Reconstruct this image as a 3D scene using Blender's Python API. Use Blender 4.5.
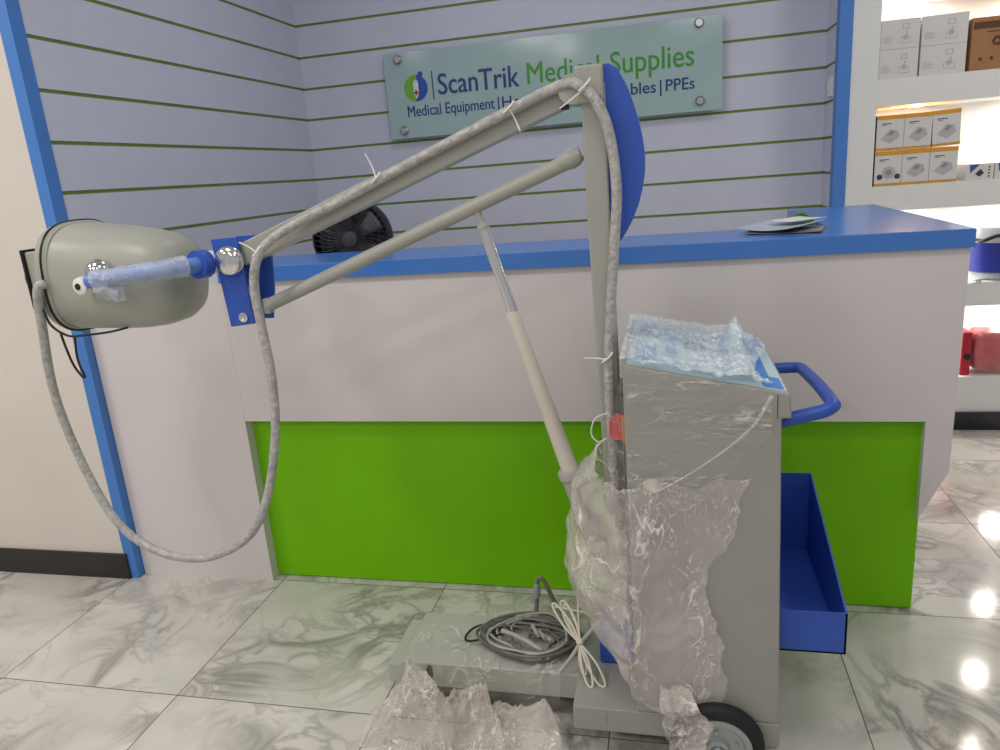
import bpy, bmesh, math, random
from mathutils import Vector, Matrix, noise
random.seed(7)
D = bpy.data
S = bpy.context.scene
for o in list(D.objects):
    D.objects.remove(o)
COL = S.collection

# ------------------------------------------------------------------ camera
cam = D.cameras.new('camera'); cam.sensor_width = 36.0; cam.lens = 26.234
cam.clip_start = .05; cam.clip_end = 60
co = D.objects.new('camera', cam); COL.objects.link(co)
cr = Vector((0.97344479, 0.21599273, -0.07584443))
cu = Vector((0.01399343, 0.27454823, 0.9614715))
cf = Vector((-0.22849381, 0.93700075, -0.26423507))
m = Matrix((cr, cu, -cf)).transposed().to_4x4()
m.translation = Vector((1.0824, -2.4721, 1.3333))
co.matrix_world = m
S.camera = co

# ------------------------------------------------------------------ world, lamps, exposure
S.view_settings.view_transform = 'Standard'
S.view_settings.look = 'None'
S.view_settings.gamma = 1.0
S.view_settings.use_curve_mapping = False
S.view_settings.exposure = 0.0
w = D.worlds.new('room_ambience'); S.world = w; w.use_nodes = True
bg = w.node_tree.nodes['Background']
bg.inputs[0].default_value = (1.0, .985, .97, 1); bg.inputs[1].default_value = .40

def area(name, loc, size, power, col=(1, .95, .88), aim=None, sy=None):
    l = D.lights.new(name, 'AREA'); l.energy = power; l.color = col
    l.shape = 'RECTANGLE' if sy else 'DISK'; l.size = size
    if sy: l.size_y = sy
    o = D.objects.new(name, l); COL.objects.link(o); o.location = loc
    if aim is not None:
        o.rotation_euler = (Vector(aim) - Vector(loc)).to_track_quat('-Z', 'Y').to_euler()
    return o
for x, y, p, c in [(-2.1, -1.9, 23, (1, .955, .90)), (-.4, -1.9, 16.5, (1, .96, .92)), (1.4, -1.9, 9, (.97, .98, 1)),
                   (-2.1, -3.7, 19, (1, .955, .90)), (-.4, -3.7, 15, (1, .96, .92)), (1.4, -3.7, 9, (.97, .98, 1))]:
    area('ceiling_lamp_or_fill', (x, y, 2.86), .55, p, c)
area('ceiling_lamp_or_fill', (-.17, -4.86, 2.86), .2, 10)
area('niche_fill', (.35, .25, 2.84), .5, 5.2, (.9, .94, 1))  # unseen fill added over the counter to brighten worktop and slats
area('ceiling_lamp_or_fill', (2.75, .05, 2.86), .5, 13, (1, .98, .95))  # extra overhead fill, added to lift the shelving and worktop end

# ------------------------------------------------------------------ materials
def lin(h):
    h = h.lstrip('#')
    f = lambda v: v / 12.92 if v <= .04045 else ((v + .055) / 1.055) ** 2.4
    return tuple(f(int(h[i:i + 2], 16) / 255) for i in (0, 2, 4)) + (1,)
def mat(name, hexc, rough=.5, metal=0, spec=.5, var=.05, scale=6, bump=0, bscale=60, emit=0):
    M = D.materials.new(name); M.use_nodes = True
    nt = M.node_tree; N = nt.nodes; Lk = nt.links
    b = N['Principled BSDF']
    b.inputs['Roughness'].default_value = rough
    b.inputs['Metallic'].default_value = metal
    b.inputs['Specular IOR Level'].default_value = spec
    c = lin(hexc)
    tc = N.new('ShaderNodeTexCoord')
    nz = N.new('ShaderNodeTexNoise'); nz.inputs['Scale'].default_value = scale; nz.inputs['Detail'].default_value = 3
    Lk.new(tc.outputs['Object'], nz.inputs['Vector'])
    rp = N.new('ShaderNodeValToRGB')
    k0, k1 = 1 - var, 1 + var
    rp.color_ramp.elements[0].position = .3; rp.color_ramp.elements[1].position = .7
    rp.color_ramp.elements[0].color = tuple(min(1, v * k0) for v in c[:3]) + (1,)
    rp.color_ramp.elements[1].color = tuple(min(1, v * k1) for v in c[:3]) + (1,)
    Lk.new(nz.outputs['Fac'], rp.inputs['Fac'])
    Lk.new(rp.outputs['Color'], b.inputs['Base Color'])
    if bump:
        n2 = N.new('ShaderNodeTexNoise'); n2.inputs['Scale'].default_value = bscale
        Lk.new(tc.outputs['Object'], n2.inputs['Vector'])
        bp = N.new('ShaderNodeBump'); bp.inputs['Strength'].default_value = bump; bp.inputs['Distance'].default_value = .01
        Lk.new(n2.outputs['Fac'], bp.inputs['Height']); Lk.new(bp.outputs['Normal'], b.inputs['Normal'])
    if emit:
        b.inputs['Emission Color'].default_value = c; b.inputs['Emission Strength'].default_value = emit
    return M

def film_mat(name, hexc, lo, hi, scale=9, stretch=(1, 1, 1), rough=.22, milk=.35):
    """clear packing film: see-through where it lies smooth, glints painted milky along thin creases"""
    M = D.materials.new(name); M.use_nodes = True
    nt = M.node_tree; N = nt.nodes; Lk = nt.links
    b = N['Principled BSDF']; b.inputs['Base Color'].default_value = lin(hexc)
    b.inputs['Roughness'].default_value = rough; b.inputs['Specular IOR Level'].default_value = .9
    out = N['Material Output']
    tr = N.new('ShaderNodeBsdfTransparent'); mx = N.new('ShaderNodeMixShader')
    tc = N.new('ShaderNodeTexCoord'); mp = N.new('ShaderNodeMapping'); mp.inputs['Scale'].default_value = stretch
    Lk.new(tc.outputs['Object'], mp.inputs['Vector'])
    def op(o, a, b_=None, v=None):
        n = N.new('ShaderNodeMath'); n.operation = o; Lk.new(a, n.inputs[0])
        if b_ is not None: Lk.new(b_, n.inputs[1])
        if v is not None: n.inputs[1].default_value = v
        return n.outputs[0]
    def tex(sc, dist=1.0, det=4):
        n = N.new('ShaderNodeTexNoise'); n.inputs['Scale'].default_value = sc; n.inputs['Detail'].default_value = det
        n.inputs['Distortion'].default_value = dist; Lk.new(mp.outputs['Vector'], n.inputs['Vector']); return n.outputs['Fac']
    def crease(sc, w_, dist):
        a = op('ABSOLUTE', op('SUBTRACT', tex(sc, dist, 3), v=.5))
        r = N.new('ShaderNodeMapRange'); r.inputs['From Min'].default_value = 0; r.inputs['From Max'].default_value = w_
        r.inputs['To Min'].default_value = 1; r.inputs['To Max'].default_value = 0; Lk.new(a, r.inputs['Value']); return r.outputs[0]
    c1, c2 = crease(scale * .8, .028, 1.2), crease(scale * 2.6, .035, 1.6)
    cl = N.new('ShaderNodeMapRange'); cl.inputs['From Min'].default_value = .35; cl.inputs['From Max'].default_value = .75
    cl.inputs['To Min'].default_value = 0; cl.inputs['To Max'].default_value = 1; Lk.new(tex(scale * .7, .6), cl.inputs['Value'])
    ms = N.new('ShaderNodeMapRange'); ms.inputs['From Min'].default_value = .42; ms.inputs['From Max'].default_value = .62
    Lk.new(tex(scale * .9 + 1.3, .4, 2), ms.inputs['Value'])
    lines = op('MULTIPLY', op('MAXIMUM', c1, op('MULTIPLY', c2, v=.75)), ms.outputs[0])  # opaque pale lines stand in for white light caught by creases
    tot = op('MINIMUM', op('ADD', op('MULTIPLY', cl.outputs[0], v=milk), lines), v=1.0)
    mr = N.new('ShaderNodeMapRange'); mr.inputs['To Min'].default_value = lo; mr.inputs['To Max'].default_value = hi
    Lk.new(tot, mr.inputs['Value'])
    bp = N.new('ShaderNodeBump'); bp.inputs['Strength'].default_value = .55; bp.inputs['Distance'].default_value = .006
    Lk.new(op('ADD', op('ADD', tex(scale * 3, 1.5), lines), op('MULTIPLY', tex(scale * 9, 1.0), v=.4)), bp.inputs['Height']); Lk.new(bp.outputs['Normal'], b.inputs['Normal'])
    Lk.new(mr.outputs[0], mx.inputs['Fac']); Lk.new(tr.outputs[0], mx.inputs[1]); Lk.new(b.outputs[0], mx.inputs[2])
    Lk.new(mx.outputs[0], out.inputs['Surface'])
    return M

def floor_mat():
    M = D.materials.new('marble_tile'); M.use_nodes = True
    nt = M.node_tree; N = nt.nodes; Lk = nt.links; b = N['Principled BSDF']
    def math_(op, a, b_=None, v=None):
        n = N.new('ShaderNodeMath'); n.operation = op
        Lk.new(a, n.inputs[0])
        if b_ is not None: Lk.new(b_, n.inputs[1])
        if v is not None: n.inputs[1].default_value = v
        return n.outputs[0]
    g = N.new('ShaderNodeNewGeometry'); sp = N.new('ShaderNodeSeparateXYZ'); Lk.new(g.outputs['Position'], sp.inputs[0])
    ux = math_('DIVIDE', math_('ADD', sp.outputs['X'], v=.8761), v=.6)
    uy = math_('DIVIDE', math_('ADD', sp.outputs['Y'], v=1.001), v=.6)
    ix, iy = math_('FLOOR', ux), math_('FLOOR', uy)
    fx, fy = math_('FRACT', ux), math_('FRACT', uy)
    ex = math_('MINIMUM', fx, math_('SUBTRACT', math_('ADD', ix, v=1), ux))
    ey = math_('MINIMUM', fy, math_('SUBTRACT', math_('ADD', iy, v=1), uy))
    ed = math_('MINIMUM', ex, ey)
    gr = math_('LESS_THAN', ed, v=.0026)
    cb = N.new('ShaderNodeCombineXYZ')
    Lk.new(math_('ADD', math_('MULTIPLY', ix, v=3.7), math_('MULTIPLY', sp.outputs['X'], v=1)), cb.inputs[0])
    Lk.new(math_('ADD', math_('MULTIPLY', iy, v=5.3), math_('MULTIPLY', sp.outputs['Y'], v=1)), cb.inputs[1])
    Lk.new(math_('MULTIPLY', math_('ADD', ix, iy), v=1.9), cb.inputs[2])
    def ridge(scale, dist, lo, hi):
        n = N.new('ShaderNodeTexNoise'); n.inputs['Scale'].default_value = scale; n.inputs['Detail'].default_value = 5
        n.inputs['Distortion'].default_value = dist; n.inputs['Roughness'].default_value = .55
        Lk.new(cb.outputs[0], n.inputs['Vector'])
        a = math_('ABSOLUTE', math_('SUBTRACT', n.outputs['Fac'], v=.5))
        r = N.new('ShaderNodeMapRange'); r.inputs['From Min'].default_value = lo; r.inputs['From Max'].default_value = hi
        r.inputs['To Min'].default_value = 1; r.inputs['To Max'].default_value = 0
        Lk.new(a, r.inputs['Value']); return r.outputs[0]
    v1 = ridge(3.2, 1.2, 0, .04); v2 = ridge(2.0, 1.8, 0, .06)
    msk = N.new('ShaderNodeTexNoise'); msk.inputs['Scale'].default_value = 2.2; msk.inputs['Detail'].default_value = 2
    Lk.new(cb.outputs[0], msk.inputs['Vector'])
    mr = N.new('ShaderNodeMapRange'); mr.inputs['From Min'].default_value = .38; mr.inputs['From Max'].default_value = .62
    Lk.new(msk.outputs['Fac'], mr.inputs['Value'])
    veins = math_('MULTIPLY', math_('MAXIMUM', math_('MULTIPLY', v1, v=.75), v2), mr.outputs[0])
    cl = N.new('ShaderNodeTexNoise'); cl.inputs['Scale'].default_value = 3.0; cl.inputs['Detail'].default_value = 4
    Lk.new(cb.outputs[0], cl.inputs['Vector'])
    base = N.new('ShaderNodeValToRGB'); Lk.new(cl.outputs['Fac'], base.inputs[0])
    base.color_ramp.elements[0].position = .3; base.color_ramp.elements[1].position = .7
    base.color_ramp.elements[0].color = lin('#c3bfb7'); base.color_ramp.elements[1].color = lin('#d9d5cf')
    mx = N.new('ShaderNodeMixRGB'); Lk.new(math_('MULTIPLY', veins, v=.95), mx.inputs[0]); Lk.new(base.outputs[0], mx.inputs[1])
    mx.inputs[2].default_value = lin('#8b8983')
    mg = N.new('ShaderNodeMixRGB'); Lk.new(gr, mg.inputs[0]); Lk.new(mx.outputs[0], mg.inputs[1]); mg.inputs[2].default_value = lin('#5e544a')
    Lk.new(mg.outputs[0], b.inputs['Base Color'])
    Lk.new(math_('ADD', math_('MULTIPLY', gr, v=.5), v=.10), b.inputs['Roughness'])
    b.inputs['Specular IOR Level'].default_value = .5
    return M

M_floor = floor_mat()
M_wall = mat('cream_wall_paint', '#ddd5cd', .75, var=.02, bump=.05, bscale=220)
M_slat = mat('lavender_slat_board', '#d0d3e4', .5, var=.02)
M_groove = mat('olive_green_insert', '#6f8a35', .5, var=.06)
M_trim = mat('blue_trim_paint', '#4a83d0', .45, var=.05, scale=3)
M_ceil = mat('white_ceiling_paint', '#e8e6e2', .8, var=.01)
M_black = mat('dark_skirting', '#2b2625', .4, var=.1)
M_marb = mat('black_marble', '#1c1d20', .2, var=.7, scale=14)
M_white = mat('white_laminate', '#dcd5d5', .38, var=.015, scale=2)
M_cap = mat('pale_grey_cap', '#c9cdd6', .5, var=.02)
M_top = mat('blue_worktop_laminate', '#3b79cc', .24, spec=.8, var=.05, scale=4)
M_green = mat('lime_green_laminate', '#78c400', .45, spec=.25, var=.04, scale=3)
M_shelf = mat('white_shelf_paint', '#e4e4e2', .5, var=.015)
M_glass = mat('frosted_glass', '#a9c2c2', .12, var=.03)
M_steel = mat('brushed_steel', '#b9b9b9', .25, 1, var=.04)
M_chrome = mat('chrome', '#e2e2e4', .1, 1, var=.02)
M_ink = mat('navy_letter_vinyl', '#14357f', .4)
M_leaf = mat('green_letter_vinyl', '#3f9a2c', .4)
M_logo_g = mat('logo_green', '#72b52f', .4); M_logo_b = mat('logo_blue', '#1d4db0', .4); M_logo_r = mat('logo_red', '#d0453d', .4)
M_logo_w = mat('logo_white', '#dfe6e6', .4)
M_grey = mat('light_grey_enamel', '#9b9993', .42, var=.03)
M_out = mat('glossy_light_grey_enamel', '#b0b1a8', .16, spec=.7)
M_head = mat('pale_grey_green_enamel', '#a4a59b', .4, var=.04, scale=4)
M_arm = mat('warm_grey_enamel', '#a3a29a', .42, var=.04, scale=8)
M_boot = mat('ivory_plastic', '#cbc4b8', .5, var=.03)
M_yoke = mat('light_blue_enamel', '#6088d0', .4, var=.1, scale=20)
M_mblue = mat('royal_blue_enamel', '#2c54b2', .42, var=.05, scale=6)
M_blk = mat('black_plastic', '#17171a', .4, var=.1)
M_rub = mat('black_rubber', '#1b1b1d', .7, var=.15, bump=.2)
M_zinc = mat('zinc_plate', '#a9b0ae', .38, .55, var=.08)
M_cable = mat('wrapped_grey_cable', '#aeaca8', .35, var=.22, scale=60, bump=.5, bscale=90)
M_wire = mat('dark_grey_wire', '#66655d', .45, var=.25, scale=30)
M_lwire = mat('pale_grey_wire', '#a5a39b', .4, var=.15, scale=30)
M_cord = mat('white_cord', '#d9d2c2', .5, var=.06)
M_tie = mat('white_nylon', '#e6e4de', .4)
M_panel = mat('pale_blue_panel_print', '#bcd3dd', .4, var=.04)
M_panelb = mat('mid_blue_panel_print', '#6f97c9', .4, var=.08)
M_paneld = mat('grey_panel_key', '#6f8496', .4)
M_sblue = mat('bright_blue_panel_border', '#2f7fd2', .4)
M_red = mat('red_pink_sticker', '#e0504c', .5, var=.12, scale=30); M_oran = mat('orange_sticker', '#e8a05c', .5)
M_cardw = mat('white_card', '#d6d4d2', .6, var=.02); M_cardo = mat('orange_card_band', '#d59a2b', .55, var=.08)
M_cardb = mat('brown_cardboard', '#a0744f', .75, var=.08, scale=12); M_cardbd = mat('dark_brown_print', '#5c3a26', .75)
M_prn = mat('grey_print', '#8f9095', .6); M_prl = mat('pale_grey_print', '#b5b4b6', .6); M_prd = mat('dark_print_and_shade', '#3c3d42', .6)
M_prb = mat('blue_print', '#46598f', .6)
M_pail = mat('navy_pail_plastic', '#26349a', .35, var=.1); M_lid = mat('milky_lid_plastic', '#c8cdd2', .3)
M_redp = mat('dark_red_pack', '#b01c33', .4, var=.1); M_pink = mat('pink_red_pack', '#c4525c', .4, var=.15, scale=25)
M_pap = mat('glossy_paper', '#b9c3d6', .35, var=.1, scale=14); M_pap2 = mat('white_paper', '#e6e6e6', .5); M_papd = mat('brown_paper_edge', '#77706a', .6, var=.3, scale=20)
M_bind = mat('green_board', '#4d8a1f', .5, var=.2, scale=20)
M_lampd = mat('warm_led', '#fff2d8', .5, emit=16)
M_film = film_mat('stretch_film', '#f5ece6', .15, .95, 10, (1.3, 1, .6), .16, .32)
M_filmd = film_mat('doubled_stretch_film', '#eae1da', .30, .98, 10, (1.2, 1, .7), .16, .48)
M_filmh = film_mat('stretch_film_over_grey_side', '#dedad4', .06, .7, 9, (.6, 1, 3.2), .2, .15)
M_filmc = film_mat('stretch_film_over_console', '#eef8fd', .30, 1.0, 12, (1, 1, 1), .14, .5)
M_filmp = film_mat('loose_packing_film', '#f1e9e0', .22, 1.0, 12, (1, 1, 1), .16, .5)
M_filmt = film_mat('thin_loose_film', '#e6e2db', .05, .6, 8, (1, 1, 1), .2, .3)
M_filmb = film_mat('film_round_blue_arm', '#dde5f4', .30, .95, 20)

# ------------------------------------------------------------------ mesh tools
class MB:
    """collects shapes in world coordinates, links them as ONE mesh object"""
    def __init__(s): s.v = []; s.f = []; s.mi = []; s.cm = 0
    def m(s, i): s.cm = i; return s
    def add(s, vs, fs):
        n = len(s.v); s.v += [tuple(v) for v in vs]
        for f in fs: s.f.append(tuple(n + i for i in f)); s.mi.append(s.cm)
        return s
    def box(s, x0, x1, y0, y1, z0, z1):
        vs = [(x, y, z) for x in (x0, x1) for y in (y0, y1) for z in (z0, z1)]
        return s.add(vs, [(0, 1, 3, 2), (4, 6, 7, 5), (0, 4, 5, 1), (2, 3, 7, 6), (0, 2, 6, 4), (1, 5, 7, 3)])
    def prism(s, pts, ax, a, b):
        """polygon in the plane across axis ax, from a to b"""
        def P(p, t):
            return {'x': (t, p[0], p[1]), 'y': (p[0], t, p[1]), 'z': (p[0], p[1], t)}[ax]
        n = len(pts); vs = [P(p, a) for p in pts] + [P(p, b) for p in pts]
        return s.add(vs, [tuple(range(n)), tuple(range(2 * n - 1, n - 1, -1))] + [(i, i + n, (i + 1) % n + n, (i + 1) % n) for i in range(n)])
    def loft(s, rings, caps=True):
        n = len(rings[0]); vs = [p for r in rings for p in r]; fs = []
        for k in range(len(rings) - 1):
            for i in range(n):
                fs.append((k * n + i, k * n + (i + 1) % n, (k + 1) * n + (i + 1) % n, (k + 1) * n + i))
        if caps: fs += [tuple(range(n - 1, -1, -1)), tuple(range((len(rings) - 1) * n, len(rings) * n))]
        return s.add(vs, fs)
    def lathe(s, c, ax, prof, n=32, ex=2.0, caps=True):
        """profile [(t, r)] turned about direction ax through c; ex > 2 squares the section"""
        c = Vector(c); ax = Vector(ax).normalized()
        a = ax.cross(Vector((0, 0, 1)) if abs(ax.z) < .9 else Vector((1, 0, 0))).normalized(); b = ax.cross(a)
        rings = []
        for t, r in prof:
            ring = []
            for i in range(n):
                q = 2 * math.pi * i / n; cc, ss = math.cos(q), math.sin(q)
                cc = math.copysign(abs(cc) ** (2 / ex), cc); ss = math.copysign(abs(ss) ** (2 / ex), ss)
                ring.append(c + ax * t + (a * cc + b * ss) * max(r, 1e-4))
            rings.append(ring)
        return s.loft(rings, caps)
    def cyl(s, p, q, r, r2=None, n=20):
        p, q = Vector(p), Vector(q)
        return s.lathe(p, q - p, [(0, r), ((q - p).length, r if r2 is None else r2)], n)
    def tube(s, pts, r, n=10, closed=False, steps=6, smooth=True):
        P = [Vector(p) for p in pts]
        if smooth:
            Q = []; m_ = len(P)
            for i in range(m_ if closed else m_ - 1):
                p0 = P[(i - 1) % m_] if closed or i > 0 else P[0] * 2 - P[1]
                p1, p2 = P[i], P[(i + 1) % m_]
                p3 = P[(i + 2) % m_] if closed or i + 2 < m_ else P[-1] * 2 - P[-2]
                for k in range(steps):
                    t = k / steps
                    Q.append(.5 * (2 * p1 + (p2 - p0) * t + (2 * p0 - 5 * p1 + 4 * p2 - p3) * t * t + (3 * p1 - p0 - 3 * p2 + p3) * t ** 3))
            if not closed: Q.append(P[-1])
            P = Q
        L = len(P); rings = []; up = None
        for i in range(L):
            a = P[(i - 1) % L] if closed or i else P[0]; b = P[(i + 1) % L] if closed or i < L - 1 else P[-1]
            d = (b - a).normalized()
            if up is None: up = d.cross(Vector((.3, .5, .8))).normalized()
            up = (up - d * up.dot(d)).normalized(); v = d.cross(up)
            rr = r(i / (L - 1)) if callable(r) else r
            rings.append([P[i] + (up * math.cos(2 * math.pi * k / n) + v * math.sin(2 * math.pi * k / n)) * rr for k in range(n)])
        if closed: rings.append(rings[0])
        return s.loft(rings, not closed)
    def grid(s, fn, nu, nv):
        vs = [fn(i / nu, j / nv) for j in range(nv + 1) for i in range(nu + 1)]
        return s.add(vs, [(j * (nu + 1) + i, j * (nu + 1) + i + 1, (j + 1) * (nu + 1) + i + 1, (j + 1) * (nu + 1) + i) for j in range(nv) for i in range(nu)])
    def build(s, name, mats, parent=None, smooth=False, bevel=0, origin=None, fixn=True, solid=0):
        if not isinstance(mats, (list, tuple)): mats = [mats]
        o_ = Vector(origin) if origin is not None else (world_origin(parent) if parent else Vector((0, 0, 0)))
        me = D.meshes.new(name)
        me.from_pydata([tuple(Vector(v) - o_) for v in s.v], [], s.f)
        for q in mats: me.materials.append(q)
        for p, i in zip(me.polygons, s.mi): p.material_index = i
        if fixn:
            bm = bmesh.new(); bm.from_mesh(me); bmesh.ops.recalc_face_normals(bm, faces=bm.faces); bm.to_mesh(me); bm.free()
        if smooth:
            for p in me.polygons: p.use_smooth = True
            me.set_sharp_from_angle(angle=math.radians(38))
        o = D.objects.new(name, me); COL.objects.link(o)
        if parent: o.parent = parent
        else: o.location = o_
        if bevel:
            b = o.modifiers.new('bevel', 'BEVEL'); b.width = bevel; b.segments = 2; b.limit_method = 'ANGLE'
        if solid:
            b = o.modifiers.new('solid', 'SOLIDIFY'); b.thickness = solid
        return o
def world_origin(o):
    v = Vector((0, 0, 0))
    while o: v += o.location; o = o.parent
    return v
def tag(o, label, cat=None, group=None, kind=None):
    if label: o['label'] = label
    if cat: o['category'] = cat
    if group: o['group'] = group
    if kind: o['kind'] = kind
    return o
def thing(name, loc, label, cat, group=None):
    o = D.objects.new(name, None); o.empty_display_size = .05; COL.objects.link(o); o.location = loc
    return tag(o, label, cat, group)
def struct(o): o['kind'] = 'structure'; return o
def txt(body, size, x, z, y, material, name, parent, bold=0.0, width=None):
    """lettering standing in the xz plane, facing -y; left edge x, baseline z; bold thickens the strokes"""
    c = D.curves.new(name, 'FONT'); c.body = body; c.size = size; c.extrude = .0008; c.resolution_u = 4
    t = D.objects.new(name + '_tmp', c); COL.objects.link(t)
    dg = bpy.context.evaluated_depsgraph_get(); dg.update()
    me = D.meshes.new_from_object(t.evaluated_get(dg)); D.objects.remove(t)
    xs = [v.co.x for v in me.vertices]; x0, x1 = min(xs), max(xs)
    k = width / (x1 - x0) if width else 1
    mb = MB(); F = [tuple(p.vertices) for p in me.polygons]
    for i, (dx, dz) in enumerate([(0, 0)] if not bold else [(-bold, 0), (bold, 0), (0, -bold * .6), (0, bold * .6)]):
        mb.add([(x + (v.co.x - x0) * k + dx, y - v.co.z - i * .0001, z + v.co.y + dz) for v in me.vertices], F)
    D.meshes.remove(me)
    return mb.build(name, material, parent, fixn=False)

# ================================================================== THE SETTING
struct(MB().box(-4.5, 5, -6, 3.2, -.05, 0).build('floor', M_floor))
struct(MB().box(-4.5, 5, -6, 3.2, 2.9, 3.0).build('ceiling', M_ceil))
struct(MB().box(-4.5, -.885, -.44, -.30, 0, 2.9).build('wall_front', M_wall))
struct(MB().box(-4.5, -.872, -.452, -.44, 0, .10).build('baseboard_front', M_black, bevel=.003))
struct(MB().box(-.885, -.842, -.442, -.39, 0, 2.9).build('trim_1', M_trim))
struct(MB().box(1.808, 1.862, 1.185, 1.25, 0, 2.9).build('trim_2', M_trim))
GZ = [1.859 + .1584 * k for k in range(-11, 7)]
def slats(place):
    mb = MB(); e = [0] + GZ + [2.9]
    for a, b in zip(e[:-1], e[1:]):
        a2 = a if a == 0 else a + .0062; b2 = b if b == 2.9 else b - .0062
        mb.m(0); place(mb, a2, b2, 0, .03)
        if b < 2.9: mb.m(1); place(mb, b - .0062, b + .0062, .004, .03)
    return mb
struct(slats(lambda mb, z0, z1, d0, d1: mb.box(-.845 - .03, 1.84, 1.445 + d0, 1.445 + d1, z0, z1)).build('wall_back', [M_slat, M_groove]))
struct(slats(lambda mb, z0, z1, d0, d1: mb.box(-.845 - d1, -.845 - d0, -.388, 1.445, z0, z1)).build('wall_left', [M_slat, M_groove]))
struct(slats(lambda mb, z0, z1, d0, d1: mb.box(1.808 + d0, 1.808 + d1, 1.25, 1.445, z0, z1)).build('wall_right', [M_slat, M_groove]))

# ================================================================== RECEPTION COUNTER
ct = thing('reception_counter', (.7, -.25, 0), 'long white and lime green reception counter with a thick blue worktop', 'counter')
ZT, ZB, ZG = 1.116, 1.069, .603
MB().prism([(-.308, -.425), (1.826, -.425), (1.850, .635), (1.535, .635), (1.535, -.10), (-.308, -.10)], 'z', ZB, ZT).build('worktop', M_top, ct, bevel=.002)
MB().prism([(-.3105, ZB), (-.3105, ZG), (1.752, ZG), (1.752, .312), (1.820, .457), (1.822, ZB)], 'y', -.409, -.385).build('front_panel', M_white, ct)
MB().box(-.3105, 1.766, -.369, -.345, 0.004, ZG + .03).build('lower_panel', M_green, ct)['label'] = 'lime green lower front panel'
MB().box(-.305, 1.755, -.384, -.37, ZG + .03, ZB).box(-.28, 1.755, -.345, -.12, 0.0, ZB).build('carcass', M_white, ct)
MB().box(1.56, 1.755, -.12, .60, 0, ZB).build('return_carcass', M_white, ct)
MB().box(-.28, 1.56, -.12, .47, .71, .74).build('inner_desk', M_white, ct)
MB().box(-.28, -.25, -.12, .47, 0, .71).build('inner_desk_leg', M_white, ct)
gp = thing('counter_side_panel', (-.58, -.39, 0), 'tall plain white panel closing the gap between blue post and counter', 'panel')
MB().box(-.840, -.311, -.409, -.366, 0, 1.066).build('board', M_white, gp)
MB().box(-.840, -.311, -.409, -.366, 1.066, 1.096).build('top_edge', M_cap, gp)

# ================================================================== DISPLAY SHELVING (right)
sh = thing('display_shelving', (2.5, 1.36, 0), 'built-in white display shelving with lit niches full of cartons', 'shelf')
MB().box(1.862, 1.973, 1.19, 1.56, 0, 2.88).build('side_panel', M_shelf, sh)
MB().box(3.25, 3.36, 1.19, 1.56, 0, 2.88).build('side_panel', M_shelf, sh)
MB().box(1.973, 3.25, 1.545, 1.56, 0, 2.88).build('back_panel', M_shelf, sh)
SH = [(.0, .259), (.596, .70), (1.043, 1.153), (1.492, 1.603), (1.94, 2.06), (2.5, 2.88)]
for a, b in SH:
    MB().box(1.973, 3.25, 1.19, 1.545, a, b).build('shelf', M_shelf, sh)
MB().box(1.862, 3.36, 1.175, 1.19, 0, .088).build('plinth', M_marb, sh)['label'] = 'black marbled skirting'
for zc in (.596, 1.043, 1.492, 1.94):
    for xx in (2.17, 2.67):
        MB().lathe((xx, 1.33, zc - .006), (0, 0, 1), [(0, .026), (.006, .03)], 20).build('spot_lamp', M_lampd, sh)
        l = D.lights.new('niche_spot', 'AREA'); l.shape = 'DISK'; l.size = .09; l.energy = 2.6; l.color = (1, .93, .84)
        o = D.objects.new('niche_spot', l); COL.objects.link(o); o.location = (xx, 1.36, zc - .012)

# ---- cartons
def copy_tree(o, parent=None):
    c = o.copy(); COL.objects.link(c)
    if parent: c.parent = parent
    for ch in list(o.children): copy_tree(ch, c)
    return c
def plain_carton(w, h, d):
    t = thing('white_carton', (0, 0, 0), '', 'box', 'white cartons on the upper shelf')
    MB().box(0, w, 0, d, 0, h).build('carton', M_cardw, t, bevel=.002)
    p = MB(); y0, y1 = -.0008, .0005
    for q in range(4): p.box(.01, .045 - .006 * (q % 2), y0, y1, .028 + q * .007, .0305 + q * .007)
    p.build('print_line', M_prl, t); p = MB()
    for a, b in ((.085, .088), (.106, .109)): p.box(a, b, y0, y1, .078, .098)
    p.box(.085, .109, y0, y1, .096, .0985).box(.085, .109, y0, y1, .076, .0785)
    p.lathe((.098, y1, .045), (0, -1, 0), [(0, .011), (.0013, .011)], 14).lathe((.102, y1, .062), (0, -1, 0), [(0, .004), (.0013, .004)], 10)
    p.box(.08, .118, y0, y1, .020, .0225).box(.08, .082, y0, y1, .02, .05).box(.116, .118, y0, y1, .02, .05)
    p.build('print_drawing', M_prl, t); return t
wc = plain_carton(.153, .118, .22)
lab = {(0, 1): 'white carton in the top row of its stack, against the shelf column',
       (1, 1): 'white carton in the top row of its stack, next to the brown box',
       (0, 0): 'white carton in the bottom row of its stack, against the shelf column',
       (1, 0): 'white carton in the bottom row of its stack, next to the brown box'}
first = True
for (i, j), L_ in lab.items():
    t = wc if first else copy_tree(wc); first = False
    t.location = (1.976 + i * .160, 1.2, 1.603 + j * .1185)
    t.scale = (1 + i * .15, 1, 1); t['label'] = L_
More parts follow.
